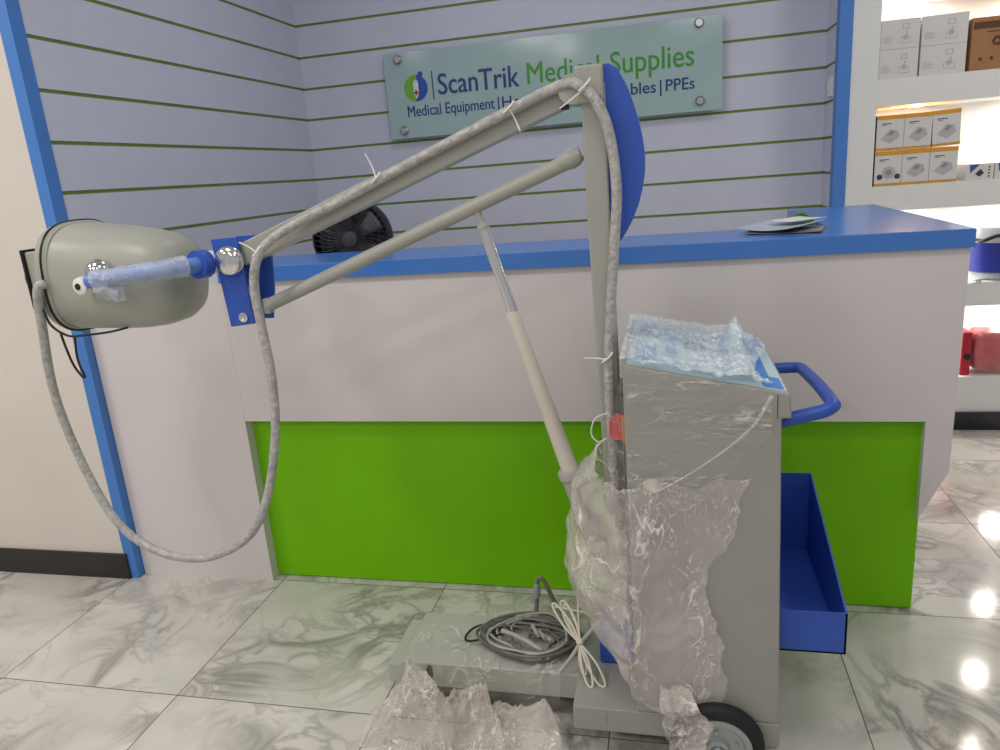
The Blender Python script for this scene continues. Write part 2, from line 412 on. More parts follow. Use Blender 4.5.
def brown():
    t = thing('brown_carton', (2.328, 1.205, 1.603), 'brown cardboard box with recycling mark beside the stacked white cartons', 'box')
    x, y, z = t.location
    MB().box(x, x + .30, y, y + .24, z, z + .208).build('carton', M_cardb, t, bevel=.003)
    p = MB(); p.box(x + .006, x + .30, y - .001, y, z + .163, z + .19)
    cx, cz, R_ = x + .098, z + .112, .024
    for k in range(3):
        a = math.radians(90 + 120 * k)
        A = Vector((cx + R_ * math.cos(a), cz + R_ * math.sin(a))); a2 = a + math.radians(120)
        B = Vector((cx + R_ * math.cos(a2), cz + R_ * math.sin(a2)))
        d = (B - A).normalized(); n_ = Vector((-d.y, d.x))
        p0, p1 = A + d * .006, B - d * .016
        for w_, q0, q1 in ((.005, p0, p1),):
            p.prism([tuple(q0 + n_ * w_), tuple(q0 - n_ * w_), tuple(q1 - n_ * w_), tuple(q1 + n_ * w_)], 'y', y - .001, y)
        tip = p1 + d * .012
        p.prism([tuple(p1 + n_ * .010), tuple(p1 - n_ * .010), tuple(tip)], 'y', y - .001, y)
    for k in range(4):
        p.lathe((x + .04 + .042 * k, y, z + .045), (0, -1, 0), [(0, .008), (.001, .008)], 6)
    p.box(x + .055, x + .15, y - .001, y, z + .148, z + .152)
    p.build('print_markings', M_cardbd, t)
brown()
def device_carton(round_dev):
    t = thing('device_carton', (0, 0, 0), '', 'box', 'orange and white cartons on the middle shelf')
    w_, h_, d_ = .110, .149, .2
    MB().box(0, w_, 0, d_, 0, h_).build('carton', M_cardw, t, bevel=.0015)
    MB().box(0, w_, -.0008, d_, h_ - .017, h_ + .0006).build('orange_band', M_cardo, t)
    MB().box(0, w_, -.0008, .001, 0, .012).build('orange_band', M_cardo, t)
    MB().box(-.0006, 0.0002, .003, d_, 0.002, h_ - .001).build('side_shade', M_prd, t)  # dark sheet paints the shadow on the carton's side
    p = MB().m(0)
    p.box(.018, .058, -.0006, .0004, .112, .116).box(.018, .040, -.0006, .0004, .106, .108)
    if round_dev:
        p.m(2).lathe((.058, .0004, .058), (0, -1, 0), [(0, .027), (.0010, .027)], 20)
        p.m(1).lathe((.058, .0004, .058), (0, -1, 0), [(0, .013), (.0018, .013)], 16)
        p.m(0)
        for sx in (-1, 1): p.lathe((.058 + sx * .036, .0004, .04), (0, -1, 0), [(0, .012), (.0014, .012)], 12)
    else:
        p.m(2).prism([(.018, .05), (.056, .03), (.094, .055), (.085, .085), (.052, .09)], 'y', -.0006, .0004)
        p.m(1).prism([(.043, .068), (.058, .062), (.075, .078), (.060, .086)], 'y', -.0014, .0004)
    p.m(1)
    for k in range(3): p.box(.05 + .016 * k, .060 + .016 * k, -.0012, .0004, .004, .008)
    p.build('print_markings', [M_prd, M_prn, M_prl], t); return t
dc, dr = device_carton(False), device_carton(True)
L6 = {(0, 0): ('orange and white carton printed with two black dots and a round device', dr),
      (1, 0): ('middle orange and white carton in the bottom row of its stack', dc),
      (2, 0): ('orange and white carton in the bottom row, directly under the tilted carton', dc),
      (0, 1): ('orange and white carton in the top row, on the round device carton', dc),
      (1, 1): ('middle orange and white carton in the top row, beside the tilted carton', dc),
      (2, 1): ('tilted orange and white carton in the top row, with a gap beneath', dc)}
used = set()
for (i, j), (L_, src) in L6.items():
    t = src if src.name not in used else copy_tree(src); used.add(src.name)
    t.location = (1.982 + i * .1112, 1.2, 1.153 + j * .152); t['label'] = L_
    if (i, j) == (2, 1): t.rotation_euler = (0, math.radians(-2.2), 0); t.location.x += .004; t.location.z += .001
def small_carton():
    t = thing('small_carton', (0, 0, 0), '', 'box', 'small flat cartons on the middle shelf')
    MB().box(0, .108, 0, .18, 0, .068).build('carton', M_cardw, t, bevel=.0015)
    p = MB().m(0).prism([(.012, .066), (.052, .066), (.016, .03)], 'y', -.0006, .0005)
    p.m(1).prism([(.035, .026), (.052, .014), (.070, .028), (.056, .046)], 'y', -.0012, .0005)
    for k in range(4): p.box(.086, .092, -.0006, .0005, .01 + .013 * k, .017 + .013 * k)
    p.build('print_markings', [M_prb, M_prd], t); return t
s1 = small_carton(); s1.location = (2.352, 1.2, 1.153); s1['label'] = 'small white carton with blue corner, nearest the orange and white stack'
s2 = copy_tree(s1); s2.location = (2.463, 1.2, 1.153); s2['label'] = 'small white carton with blue corner, second from the orange and white stack'
# ---- pail, instrument, packs
pl = thing('pail', (2.545, 1.33, .70), 'dark blue pail with a milky lid on the shelf behind the counter end', 'pail')
MB().lathe((2.545, 1.33, .735), (0, 0, 1), [(0, .105), (.004, .112), (.14, .118), (.15, .118)], 36).build('body', M_pail, pl, True)
MB().lathe((2.545, 1.33, .872), (0, 0, 1), [(0, .119), (.012, .122), (.05, .121), (.066, .116), (.070, .10), (.07, .02)], 36).build('lid', M_lid, pl, True)
MB().tube([(2.44, 1.26, .885), (2.45, 1.215, .885), (2.49, 1.19, .905), (2.53, 1.185, .91)], .008).lathe((2.53, 1.198, .91), (0, -1, 0), [(0, .013), (.016, .013)], 14).build('handle', M_blk, pl, True)
MB().lathe((2.545, 1.33, .70), (0, 0, 1), [(0, .09), (.03, .09), (.036, .09)], 30).build('base_ring', M_lid, pl, True)
fc = thing('steel_forceps', (2.46, 1.215, .70), 'small steel forceps lying in front of the blue pail', 'forceps')
for s_ in (1, -1):
    MB().tube([(2.435, 1.205 - .006 * s_, .708), (2.47, 1.205 + .004 * s_, .712), (2.52, 1.205 - .010 * s_, .708), (2.60, 1.205 - .016 * s_, .706)], .004, 8).tube(
        [(2.435 + .012 * math.cos(q * .785), 1.205 - .012 * s_ + .010 * math.sin(q * .785), .706) for q in range(8)], .0035, 8, True).build('arm', M_steel, fc, True)
rp = thing('red_pack', (2.43, 1.24, .259), 'narrow dark red pack standing between counter end and pink bag', 'pack')
MB().box(2.405, 2.448, 1.215, 1.35, .259, .465).build('pouch', M_redp, rp, bevel=.006)
MB().lathe((2.43, 1.216, .35), (0, -1, 0), [(0, .016), (.003, .015)], 16).build('label_dot', M_blk, rp)
pk = thing('pink_pack', (2.54, 1.25, .259), 'pinkish red pack wrapped in clear plastic on the low shelf', 'pack')
def lump(u, v):
    a = u * 2 * math.pi; s_ = math.sin(v * math.pi) ** .16
    q = lambda t: math.copysign(abs(t) ** .28, t)
    p = Vector((2.552 + .095 * q(math.cos(a)) * s_, 1.29 + .085 * q(math.sin(a)) * s_, .266 + .205 * (1 - v)))
    return p + Vector((0, 0, 1)) * .0 + Vector(noise.noise_vector(p * 14)) * .006
MB().grid(lump, 40, 20).build('contents', M_pink, pk, True)
MB().grid(lambda u, v: (lambda p: Vector((2.545, 1.29, .36)) + (p - Vector((2.545, 1.29, .36))) * 1.05 + Vector((0, 0, .004)))(lump(u, v)), 40, 20).build('clear_bag', M_filmt, pk, True)
MB().box(2.578, 2.615, 1.200, 1.203, .30, .40).build('label', M_cardw, pk)

# ================================================================== SIGN
sg = thing('glass_sign', (.49, 1.42, 1.76), 'frosted glass company sign with blue and green lettering on slatted wall', 'sign')
MB().box(-.355, 1.341, 1.400, 1.410, 1.556, 1.978).build('glass_panel', M_glass, sg, bevel=.002)
for x, z in ((-.272, 1.945), (-.275, 1.597), (1.234, 1.949), (1.237, 1.603)):
    MB().lathe((x, 1.444, z), (0, -1, 0), [(0, .016), (.033, .016)], 20).lathe((x, 1.40, z), (0, -1, 0), [(0, .022), (.012, .022), (.018, .016)], 24).build('standoff', M_steel, sg, True)
YS = 1.3995
txt('ScanTrik', .145, -.068, 1.757, YS, M_ink, 'lettering', sg, .0018, .425)['label'] = 'dark blue lettering reading ScanTrik'
txt('Medical', .145, .400, 1.762, YS, M_leaf, 'lettering', sg, .001, .36)['label'] = 'green lettering reading Medical'
txt('Supplies', .145, .815, 1.766, YS, M_leaf, 'lettering', sg, .001, .395)['label'] = 'green lettering reading Supplies'
for b_, x0, x1 in (('Medical Equipment', -.247, .222), ('|', .240, .246), ('Hospital', .263, .53), ('|', .565, .571), ('Consumables', .600, 1.03), ('|', 1.050, 1.056), ('PPEs', 1.078, 1.212)):
    txt(b_, .078, x0, 1.662, YS, M_ink, 'lettering', sg, .0007, x1 - x0)
MB().box(-.100, -.095, 1.3975, 1.4, 1.735, 1.875).build('divider', M_ink, sg)
def arcband(cx, cz, r0, r1f, a0, a1, n=18):
    o_ = []; i_ = []
    for k in range(n + 1):
        t = k / n; a = math.radians(a0 + (a1 - a0) * t); w_ = r1f * math.sin(math.pi * t) ** .6
        o_.append((cx + r0 * math.cos(a), cz + r0 * math.sin(a))); i_.append((cx + (r0 - w_) * math.cos(a), cz + (r0 - w_) * math.sin(a)))
    return o_ + i_[::-1]
lg = MB()
def band(poly, mi):
    n = len(poly) // 2; lg.m(mi)
    for k in range(n - 1):
        a, b = poly[k], poly[k + 1]; c, d_ = poly[2 * n - 2 - k], poly[2 * n - 1 - k]
        lg.prism([a, b, c, d_], 'y', 1.3975, 1.4)
cx, cz = -.190, 1.800
lg.m(3).lathe((cx, 1.4, cz - .004), (0, -1, 0), [(0, .056), (.0015, .056)], 28)
band(arcband(cx, cz, .064, .052, 85, 275), 0); band(arcband(cx, cz, .064, .050, 95, -95), 1)
lg.m(0).lathe((cx - .006, 1.4, cz + .052), (0, -1, 0), [(0, .014), (.004, .014)], 16)
lg.m(1).lathe((cx + .030, 1.4, cz + .066), (0, -1, 0), [(0, .013), (.004, .013)], 16)
lg.m(2).box(cx - .004, cx + .004, 1.396, 1.4, cz - .036, cz - .008).box(cx - .014, cx + .014, 1.396, 1.4, cz - .026, cz - .018)
lg.build('logo', [M_logo_g, M_logo_b, M_logo_r, M_logo_w], sg)

sw = thing('wall_switch', (1.805, 1.30, 1.60), 'small white switch plate on the slatted wall by the blue post near shelving', 'switch')
MB().box(1.797, 1.808, 1.262, 1.342, 1.56, 1.645).build('plate', M_shelf, sw, bevel=.002)
MB().box(1.792, 1.797, 1.285, 1.32, 1.585, 1.62).build('rocker', M_shelf, sw, bevel=.001)

# ================================================================== FAN
fn = thing('desk_fan', (-.153, .3, .74), 'black round desk fan peeking over the blue worktop behind the arm', 'fan')
C0 = Vector((-.158, .3, 1.130)); FD = Vector((.12, -1, .05)).normalized(); FX = FD.cross(Vector((0, 0, 1))).normalized(); FZ = FX.cross(FD)
MB().lathe((-.153, .31, .74), (0, 0, 1), [(0, .10), (.012, .10), (.025, .06), (.03, .02)], 28).build('base', M_blk, fn, True)
MB().cyl((-.153, .33, .76), (-.153, .36, 1.10), .014).build('stand', M_blk, fn, True)
MB().lathe(C0 - FD * .02, -FD, [(0, .05), (.06, .055), (.10, .04), (.11, .01)], 24).build('motor', M_blk, fn, True)
g = MB(); g.lathe(C0 - FD * .035, FD, [(0, .148), (0, .160), (.055, .160), (.062, .156), (.062, .150), (.05, .148), (.004, .147), (0, .148)], 48, caps=False)
g.build('rim', M_blk, fn, True)
g = MB()
for k in range(40):
    a = 2 * math.pi * k / 40; e = FX * math.cos(a) + FZ * math.sin(a); a2 = a + .35; e2 = FX * math.cos(a2) + FZ * math.sin(a2)
    g.tube([C0 + FD * .032 + e * .03, C0 + FD * .036 + (e + e2).normalized() * .09, C0 + FD * .022 + e2 * .151], .0016, 5, steps=3)
for r in (.06, .09, .12): g.tube([C0 + FD * .033 + (FX * math.cos(q * .2618) + FZ * math.sin(q * .2618)) * r for q in range(24)], .0014, 5, True, 1)
g.build('front_grille', mat('dark_grey_grille', '#3c3e46', .35), fn, True)
g = MB(); g.lathe(C0 - FD * .036, FD, [(0, .148), (.002, .148)], 40); g.build('rear_grille', M_blk, fn)
MB().lathe(C0 + FD * .034, FD, [(0, .032), (.006, .03), (.008, .01)], 20).build('badge', mat('grey_badge', '#3a3c42', .4), fn, True)
for k in range(5):
    a = 2 * math.pi * k / 5
    def bl(u, v, a=a):
        q = a + (u - .5) * .85; r = .025 + v * .115
        return C0 + (FX * math.cos(q) + FZ * math.sin(q)) * r + FD * (.012 * (u - .5) * 2)
    MB().grid(bl, 6, 6).build('blade', mat('smoky_blade', '#2c2e38', .3) if k == 0 else D.materials['smoky_blade'], fn, True, solid=.002)

# ================================================================== PAPERS AND BINDER
def sheet(cx, cy, w_, h_, rot, z, curl, material, label, nm='brochure'):
    c_, s_ = math.cos(rot), math.sin(rot)
    def fn_(u, v):
        a, b = (u - .5) * w_, (v - .5) * h_
        return (cx + a * c_ - b * s_, cy + a * s_ + b * c_, z + curl * ((2 * u - 1) ** 2 * .6 + .3 * v * v))
    o = MB().grid(fn_, 12, 8).build(nm, material, origin=(cx, cy, z), smooth=True, solid=.0014)
    return tag(o, label, 'brochure', 'brochures on the worktop')
sheet(1.405, -.235, .20, .15, -.25, 1.1175, .004, M_papd, 'brownish sheet at the bottom of the brochure pile on blue worktop')
sheet(1.395, -.205, .17, .20, -.6, 1.1255, .014, M_pap, 'pale blue glossy brochure curling over the pile on blue worktop')
sheet(1.45, -.16, .10, .12, -.9, 1.140, .004, M_pap2, 'small white slip on top of the brochure pile, beside green binder')
bn = thing('binder', (1.476, .06, .74), 'green binder behind the brochures in the inner corner of worktop', 'binder')
MB().prism([(1.44, .74), (1.53, .74), (1.53, 1.128), (1.492, 1.148), (1.44, 1.118)], 'y', .04, .075).build('cover', M_bind, bn, bevel=.003)
MB().box(1.446, 1.526, .048, .067, .76, 1.12).build('pages', M_pap2, bn)

# ================================================================== MOBILE X-RAY UNIT
xr = thing('mobile_xray_unit', (1.1, -.845, 0), 'grey and blue mobile x-ray unit with a long arm, partly in plastic wrap', 'x-ray machine')
YN, YF, YM = -1.07, -.62, -.85
def P(mb, name, mats, parent=xr, **k): return mb.build(name, mats, parent, **k)
body = P(MB().prism([(.997, .142), (1.299, .142), (1.288, .842), (1.306, .842), (1.303, .892), (.988, .956)], 'y', YN, YF), 'cabinet', M_grey, bevel=.004)
P(MB().box(1.279, 1.2805, YN - .0006, YN + .01, .842, .892), 'seam', M_prd, body)
P(MB().prism([(.949, .795), (.966, .815), (.976, .812), (.976, .752), (.950, .757)], 'y', -.955, -.952), 'sticker', M_red, body)
P(MB().prism([(.976, .812), (.987, .806), (.987, .735), (.976, .752)], 'y', -.955, -.952), 'sticker', M_oran, body)
base = P(MB().box(.851, 1.302, YN, YF, .080, .142), 'base', M_grey, bevel=.003)
P(MB().box(.925, .928, YN - .001, YN, .10, .13), 'scratch', M_prn, base)
P(MB().box(1.12, 1.300, YN + .03, YF, .05, .081), 'skirt', M_grey, base)
ch = P(MB().box(.385, .853, -.955, -.735, .066, .136), 'outrigger', M_out, bevel=.003)
P(MB().box(.345, .386, -.945, -.745, .062, .118), 'end_foot', M_out, ch, bevel=.003)
P(MB().prism([(.455, .118), (.462, .132), (.470, .128), (.473, .105), (.466, .080), (.461, .076), (.455, .095)], 'y', -.957, -.954), 'slot', M_prd, ch)
for yy in (-.91, -.78):
    c_ = P(MB().lathe((.42, yy - .012, .032), (0, 1, 0), [(0, .026), (.002, .032), (.022, .032), (.024, .026)], 24), 'caster', M_rub, smooth=True)
    P(MB().box(.405, .435, yy - .02, yy - .015, .03, .07).box(.405, .435, yy + .015, yy + .02, .03, .07).box(.405, .435, yy - .02, yy + .02, .066, .07), 'fork', M_zinc, c_)
# wheels
def wheel(y, s_):
    K = .62
    sq = lambda pr: [(a * K, r) for a, r in pr]
    t = P(MB().lathe((1.170, y, .099), (0, s_, 0), sq([(-.028, .070), (-.028, .088), (-.02, .096), (-.008, .099), (.008, .099), (.02, .096), (.028, .088), (.028, .072), (-.028, .070)]), 48, caps=False), 'wheel', M_rub, smooth=True)
    h = MB().lathe((1.170, y, .099), (0, s_, 0), sq([(-.024, .069), (.020, .073), (.032, .072), (.032, .060), (.022, .054), (.022, .026), (.040, .024), (.044, .018), (.044, .002)]), 40)
    P(h, 'rim', M_zinc, t, smooth=True)
    P(MB().lathe((1.170, y, .099), (0, s_, 0), sq([(.03, .017), (.060, .016), (.068, .012), (.068, .002)]), 24), 'axle_cap', M_steel, t, smooth=True)
    for k in range(5):
        a = 2 * math.pi * k / 5 + .4
        P(MB().lathe((1.170 + .042 * math.cos(a), y, .099 + .042 * math.sin(a)), (0, s_, 0), sq([(.02, .0045), (.032, .004)]), 8), 'bolt', M_steel, t, smooth=True)
wheel(-1.093, -1); wheel(-.597, 1)
P(MB().cyl((1.170, -1.08, .099), (1.170, -.61, .099), .014), 'axle', M_steel, smooth=True)
# console
SL = (.892 - .956) / (1.303 - .988)
def zt(x): return .956 + (x - .988) * SL
def slab(mb, x0, x1, y0, y1, h0, h1):
    vs = [(x, y, zt(x) + h) for x in (x0, x1) for y in (y0, y1) for h in (h0, h1)]
    return mb.add(vs, [(0, 1, 3, 2), (4, 6, 7, 5), (0, 4, 5, 1), (2, 3, 7, 6), (0, 2, 6, 4), (1, 5, 7, 3)])
cp = P(slab(MB(), .996, 1.297, YN + .008, YF - .008, -.004, .003), 'control_panel', M_panel)
P(slab(slab(slab(slab(MB(), 1.255, 1.292, -1.058, -.985, .003, .0045), 1.250, 1.268, -.98, -.64, .003, .0045), 1.270, 1.273, -.985, -.64, .003, .0048), 1.27, 1.293, -.72, -.64, .003, .0045), 'blue_border', M_sblue, cp)
for x0, x1, y0, y1 in ((1.012, 1.052, -1.02, -.66), (1.072, 1.094, -.96, -.68)):
    P(slab(MB(), x0, x1, y0, y1, .003, .0045), 'display_strip', M_panelb, cp)
P(slab(MB(), 1.014, 1.048, -.90, -.78, .0045, .006), 'window', M_panel, cp)
for i in range(3):
    for j in range(4):
        P(slab(MB(), 1.112 + i * .018, 1.122 + i * .018, -.86 + j * .04, -.836 + j * .04, .003, .008), 'key', M_paneld, cp)
for j in range(5):
    P(slab(MB(), 1.19, 1.206, -.98 + j * .065, -.945 + j * .065, .003, .007), 'key', M_panelb, cp)
# handle
P(MB().tube([(1.285, -1.03, .822), (1.33, -1.03, .834), (1.368, -1.03, .844), (1.386, -1.022, .851), (1.391, -1.0, .852), (1.394, -.85, .842), (1.392, -.66, .825), (1.388, -.632, .822), (1.372, -.622, .820), (1.33, -.62, .818), (1.28, -.62, .816)], .0135, 14), 'handle', M_mblue, smooth=True)
# cassette bin
b = MB(); x0, x1, y0, y1 = 1.302, 1.433, -1.035, -.60; zb, zn, zf = .304, .402, .53; t_ = .004
b.box(x0, x1, y0, y1, zb, zb + t_).box(x0, x1, y0, y0 + t_, zb, zn).box(x0, x1, y1 - t_, y1, zb, zf)
b.prism([(y0, zb), (y1, zb), (y1, zf), (y0, zn)], 'x', x1 - t_, x1)
b.prism([(y0, zb), (y1, zb), (y1, zf + .02), (y0, zn)], 'x', x0 - .004, x0)
P(b, 'cassette_bin', M_mblue)
# mast
ms = P(MB().prism([(.934, .135), (.975, .135), (.970, .6), (.962, 1.2), (.960, 1.50), (.910, 1.50), (.914, 1.2), (.928, .6)], 'y', -.885, -.820), 'mast', M_arm, bevel=.004)
P(MB().box(.90, .958, -.895, -.81, 1.46, 1.533), 'mast_head', M_arm, ms, bevel=.006)
P(MB().box(.928, .952, -.897, -.894, 1.462, 1.472), 'head_slot', M_blk, ms)
P(MB().prism([(.972, .16), (.992, .16), (.984, .86), (.966, .86)], 'y', -.880, -.825), 'mast_channel', M_prn, ms, bevel=.002)
for zz in (.815, .835): P(MB().lathe((.978, -.880, zz + .02), (0, -1, 0), [(0, .006), (.006, .005)], 10), 'screw', M_blk, ms, smooth=True)
P(MB().box(.90, 1.0, -.91, -.79, .14, .235), 'mast_foot', M_mblue, bevel=.006)
P(MB().prism([(.950, 1.533), (.970, 1.533), (.985, 1.523), (1.001, 1.493), (1.014, 1.458), (1.025, 1.42), (1.032, 1.385), (1.036, 1.35), (1.035, 1.315), (1.029, 1.282), (1.020, 1.25), (1.006, 1.217), (.992, 1.192), (.980, 1.176), (.962, 1.176), (.958, 1.20)], 'y', -.878, -.826), 'mast_cover', M_mblue, bevel=.002)
# arms
def beam(p, q, w_, y0, y1):
    p, q = Vector(p), Vector(q); d = (q - p).normalized(); n_ = Vector((-d.y, d.x)) * w_ / 2
    return MB().prism([tuple(p + n_), tuple(p - n_), tuple(q - n_), tuple(q + n_)], 'y', y0, y1)
ua = P(beam((.070, 1.192), (.900, 1.493), .052, -.876, -.824), 'upper_arm', M_arm, bevel=.004)
P(MB().lathe((.895, -.894, 1.49), (0, 1, 0), [(0, .030), (.09, .030)], 28), 'shoulder_pivot', M_arm, ua, smooth=True)
P(MB().box(.868, .885, -.878, -.875, 1.452, 1.462), 'arm_slot', M_blk, ua)
la = P(MB().cyl((.108, -.85, 1.064), (.886, -.85, 1.354), .0165, n=20), 'lower_arm', M_arm, smooth=True)
P(MB().lathe((.872, -.85, 1.352), (1, 0, .37), [(-.02, .017), (-.008, .019), (.008, .0225), (.02, .021), (.032, .015)], 24), 'ball_joint', M_arm, la, smooth=True)
P(MB().box(.100, .118, -.862, -.838, 1.045, 1.083), 'lug', M_arm, la, bevel=.004)
st = P(MB().cyl((.672, -.85, 1.232), (.735, -.85, 1.005), .0125, n=20), 'gas_strut', M_chrome, smooth=True)
P(MB().cyl((.662, -.85, 1.262), (.676, -.85, 1.218), .0085, n=14).lathe((.673, -.85, 1.228), (.27, 0, -.96), [(0, .011), (.004, .015), (.012, .015)], 20), 'strut_end', M_arm, st, smooth=True)
P(MB().lathe((.726, -.85, 1.028), (.284, 0, -.959), [(0, .0135), (.004, .0155), (.20, .0175), (.415, .021), (.418, .018)], 24), 'strut_boot', M_boot, st, smooth=True)
P(MB().lathe((.840, -.85, .634), (.284, 0, -.959), [(-.004, .027), (0, .030), (.016, .030), (.018, .025), (.12, .026), (.30, .026)], 24), 'strut_socket', M_arm, st, smooth=True)
# bracket
br = P(MB().prism([(.008, 1.236), (.078, 1.238), (.080, 1.17), (.088, 1.027), (.022, 1.021)], 'y', -.890, -.882), 'bracket', M_mblue, bevel=.001)
P(MB().prism([(.030, 1.236), (.101, 1.236), (.120, 1.180), (.113, 1.10), (.097, 1.026), (.050, 1.026)], 'y', -.818, -.810), 'rear_plate', M_mblue, br, bevel=.001)
P(MB().box(.010, .055, -.882, -.818, 1.15, 1.21), 'hub_block', M_mblue, br)
kn = P(MB().lathe((.055, -.890, 1.184), (0, -1, 0), [(0, .030), (.006, .036), (.014, .036), (.022, .030), (.026, .018), (.027, .008), (.024, .006), (.024, .001)], 32), 'knob', M_chrome, br, smooth=True)
P(MB().lathe((.062, -.890, 1.044), (0, -1, 0), [(0, .012), (.004, .012), (.006, .006), (.003, .005), (.003, .001)], 18), 'screw', M_chrome, br, smooth=True)
P(MB().cyl((.062, -.885, 1.044), (.062, -.815, 1.044), .008), 'pin', M_steel, br, smooth=True)
# yoke from the bracket round to the side of the tube head
yk = P(MB().tube([(.03, -.85, 1.180), (.005, -.852, 1.180), (-.012, -.885, 1.180), (-.022, -.93, 1.181), (-.045, -.985, 1.182), (-.09, -1.008, 1.180), (-.17, -1.016, 1.174), (-.245, -1.018, 1.166)], lambda t: .026 - .009 * min(1, t * 2.0), 18), 'yoke', M_yoke, smooth=True)
P(MB().tube([(.022, -.85, 1.18), (.004, -.853, 1.18), (-.008, -.875, 1.18)], .0268, 20).m(1).tube([(-.006, -.87, 1.18), (-.014, -.895, 1.18)], .0290, 20, smooth=False), 'collar', [M_mblue, M_tie], yk, smooth=True)
P(MB().tube([(-.014, -.895, 1.18), (-.020, -.922, 1.181)], .034, 22, smooth=False), 'flange', M_mblue, yk, smooth=True)
P(MB().tube([(-.03, -.95, 1.182), (-.06, -.995, 1.182), (-.10, -1.012, 1.180), (-.17, -1.018, 1.174), (-.222, -1.02, 1.168)], lambda t: .0215 + .004 * max(0, 1 - t * 3) + .0012 * math.sin(t * 40) + (.003 if t > .9 else 0), 14), 'film_sleeve', M_filmb, yk, smooth=True)
P(MB().lathe((-.262, -1.0, 1.156), (-.1, -1, 0), [(-.02, .020), (.016, .022), (.028, .020), (.032, .012)], 24).m(1).lathe((-.262, -1.0, 1.156), (-.1, -1, 0), [(.03, .0085), (.0335, .008)], 14), 'pivot_knob', [M_tie, M_blk], yk, smooth=True)
P(MB().lathe((-.238, -.985, 1.186), (0, -1, .1), [(0, .028), (.012, .028), (.024, .020), (.030, .008), (.031, .001)], 28), 'pivot_cap', M_chrome, yk, smooth=True)
def tuft(u, v):
    a = u * 2 * math.pi
    p = Vector((-.215 + .05 * v, -1.016 + .026 * math.cos(a) * (1 - .5 * v), 1.150 - .02 * v + .024 * math.sin(a) * (1 - .4 * v)))
    return p + Vector(noise.noise_vector(p * 60)) * .008
P(MB().grid(tuft, 20, 12), 'film_tuft', M_filmb, yk, smooth=True)
P(MB().lathe((-.305, -.985, 1.162), (0, -1, 0), [(0, .006), (.008, .005)], 10), 'side_screw', M_steel, yk, smooth=True)
# tube head: jar-like housing along x, nose end down a touch
AX = Vector((1, 0, -.085)).normalized(); HC = Vector((-.418, -.85, 1.166))
hd = P(MB().lathe(HC, AX, [(.0, .100), (.0, .132), (.04, .134), (.15, .129), (.22, .123), (.265, .115), (.295, .104), (.315, .088), (.328, .066), (.335, .038), (.337, .002)], 48, 2.7), 'tube_head', M_head, smooth=True)
P(MB().lathe(HC, AX, [(-.016, .09), (-.018, .108), (-.015, .124), (-.008, .133), (.002, .137), (.020, .139), (.028, .134), (.028, .125)], 48, 2.9), 'rear_cap', M_head, hd, smooth=True)
P(MB().tube([HC + AX * .018 + (Vector((0, 1, 0)) * math.copysign(abs(math.cos(q)) ** .69, math.cos(q)) + Vector((.06, 0, 1)) * math.copysign(abs(math.sin(q)) ** .69, math.sin(q))) * .139 for q in [2 * math.pi * k / 40 for k in range(40)]], .0032, 8, True, 2), 'seam_cord', M_blk, hd, smooth=True)
P(MB().tube([(-.415, -.995, 1.10), (-.40, -.997, 1.06), (-.365, -.99, 1.032), (-.325, -.98, 1.030), (-.28, -.95, 1.030), (-.24, -.93, 1.036)], .003, 8), 'cord_tail', M_blk, hd, smooth=True)
P(MB().tube([(-.425, -.95, 1.03), (-.418, -.95, .985), (-.408, -.95, .945), (-.390, -.95, .915), (-.383, -.95, .918), (-.390, -.95, .945), (-.392, -.95, .975), (-.385, -.95, 1.02)], .003, 8), 'cord_loop', M_blk, hd, smooth=True)
co_ = P(MB().box(-.503, -.430, -.925, -.775, 1.098, 1.236), 'collimator', M_head, hd, bevel=.004)
P(MB().box(-.509, -.503, -.932, -.768, 1.094, 1.242), 'port_plate', M_blk, hd, bevel=.001)
P(MB().lathe((-.509, -.875, 1.168), (-1, 0, 0), [(0, .050), (.012, .047), (.014, .04)], 28), 'port_window', M_prd, hd, smooth=True)
# high-voltage cable
cb = P(MB().tube([(-.395, -.990, 1.162), (-.408, -1.003, 1.150), (-.440, -.985, 1.06), (-.494, -.945, .86), (-.470, -.93, .647), (-.402, -.93, .485), (-.292, -.93, .407), (-.154, -.93, .395), (-.022, -.93, .455), (.056, -.93, .558), (.116, -.93, .738), (.135, -.93, .894), (.131, -.93, 1.019), (.128, -.93, 1.115), (.143, -.925, 1.185), (.18, -.91, 1.228), (.26, -.894, 1.268), (.36, -.89, 1.305), (.503, -.888, 1.362), (.739, -.888, 1.452), (.869, -.89, 1.498), (.915, -.905, 1.492), (.949, -.905, 1.45), (.969, -.90, 1.385), (.978, -.90, 1.284), (.970, -.90, 1.181), (.958, -.90, 1.052), (.950, -.90, .94), (.947, -.90, .847), (.950, -.90, .70), (.956, -.90, .45)], .0112, 12), 'high_voltage_cable', M_cable, smooth=True)
for p, q, dr_ in (((.150, -.915, 1.20), .020, (-.045, -.01, .028)), ((.455, -.889, 1.343), .026, (-.022, -.01, .058)), ((.765, -.889, 1.462), .024, (.018, -.01, -.044)), ((.925, -.905, 1.488), .020, (-.055, -.01, -.035)), ((.949, -.90, .925), .018, (-.055, -.01, .003))):
    p = Vector(p); d_ = Vector(dr_)
    P(MB().tube([p + Vector((-.014, -.012, -.006)), p + Vector((0, -.016, .004)), p + Vector((.010, -.012, .016))], .0025, 6).tube([p + Vector((0, -.014, 0)), p + d_ * .5, p + d_], .0018, 6), 'cable_tie', M_tie, cb, smooth=True)
P(MB().tube([(.945, -.905, .80), (.915, -.92, .79), (.905, -.92, .755), (.92, -.92, .735), (.938, -.91, .74), (.918, -.92, .725), (.912, -.92, .70), (.93, -.91, .68), (.942, -.90, .66)], .0018, 6), 'loose_strand', M_tie, smooth=True)

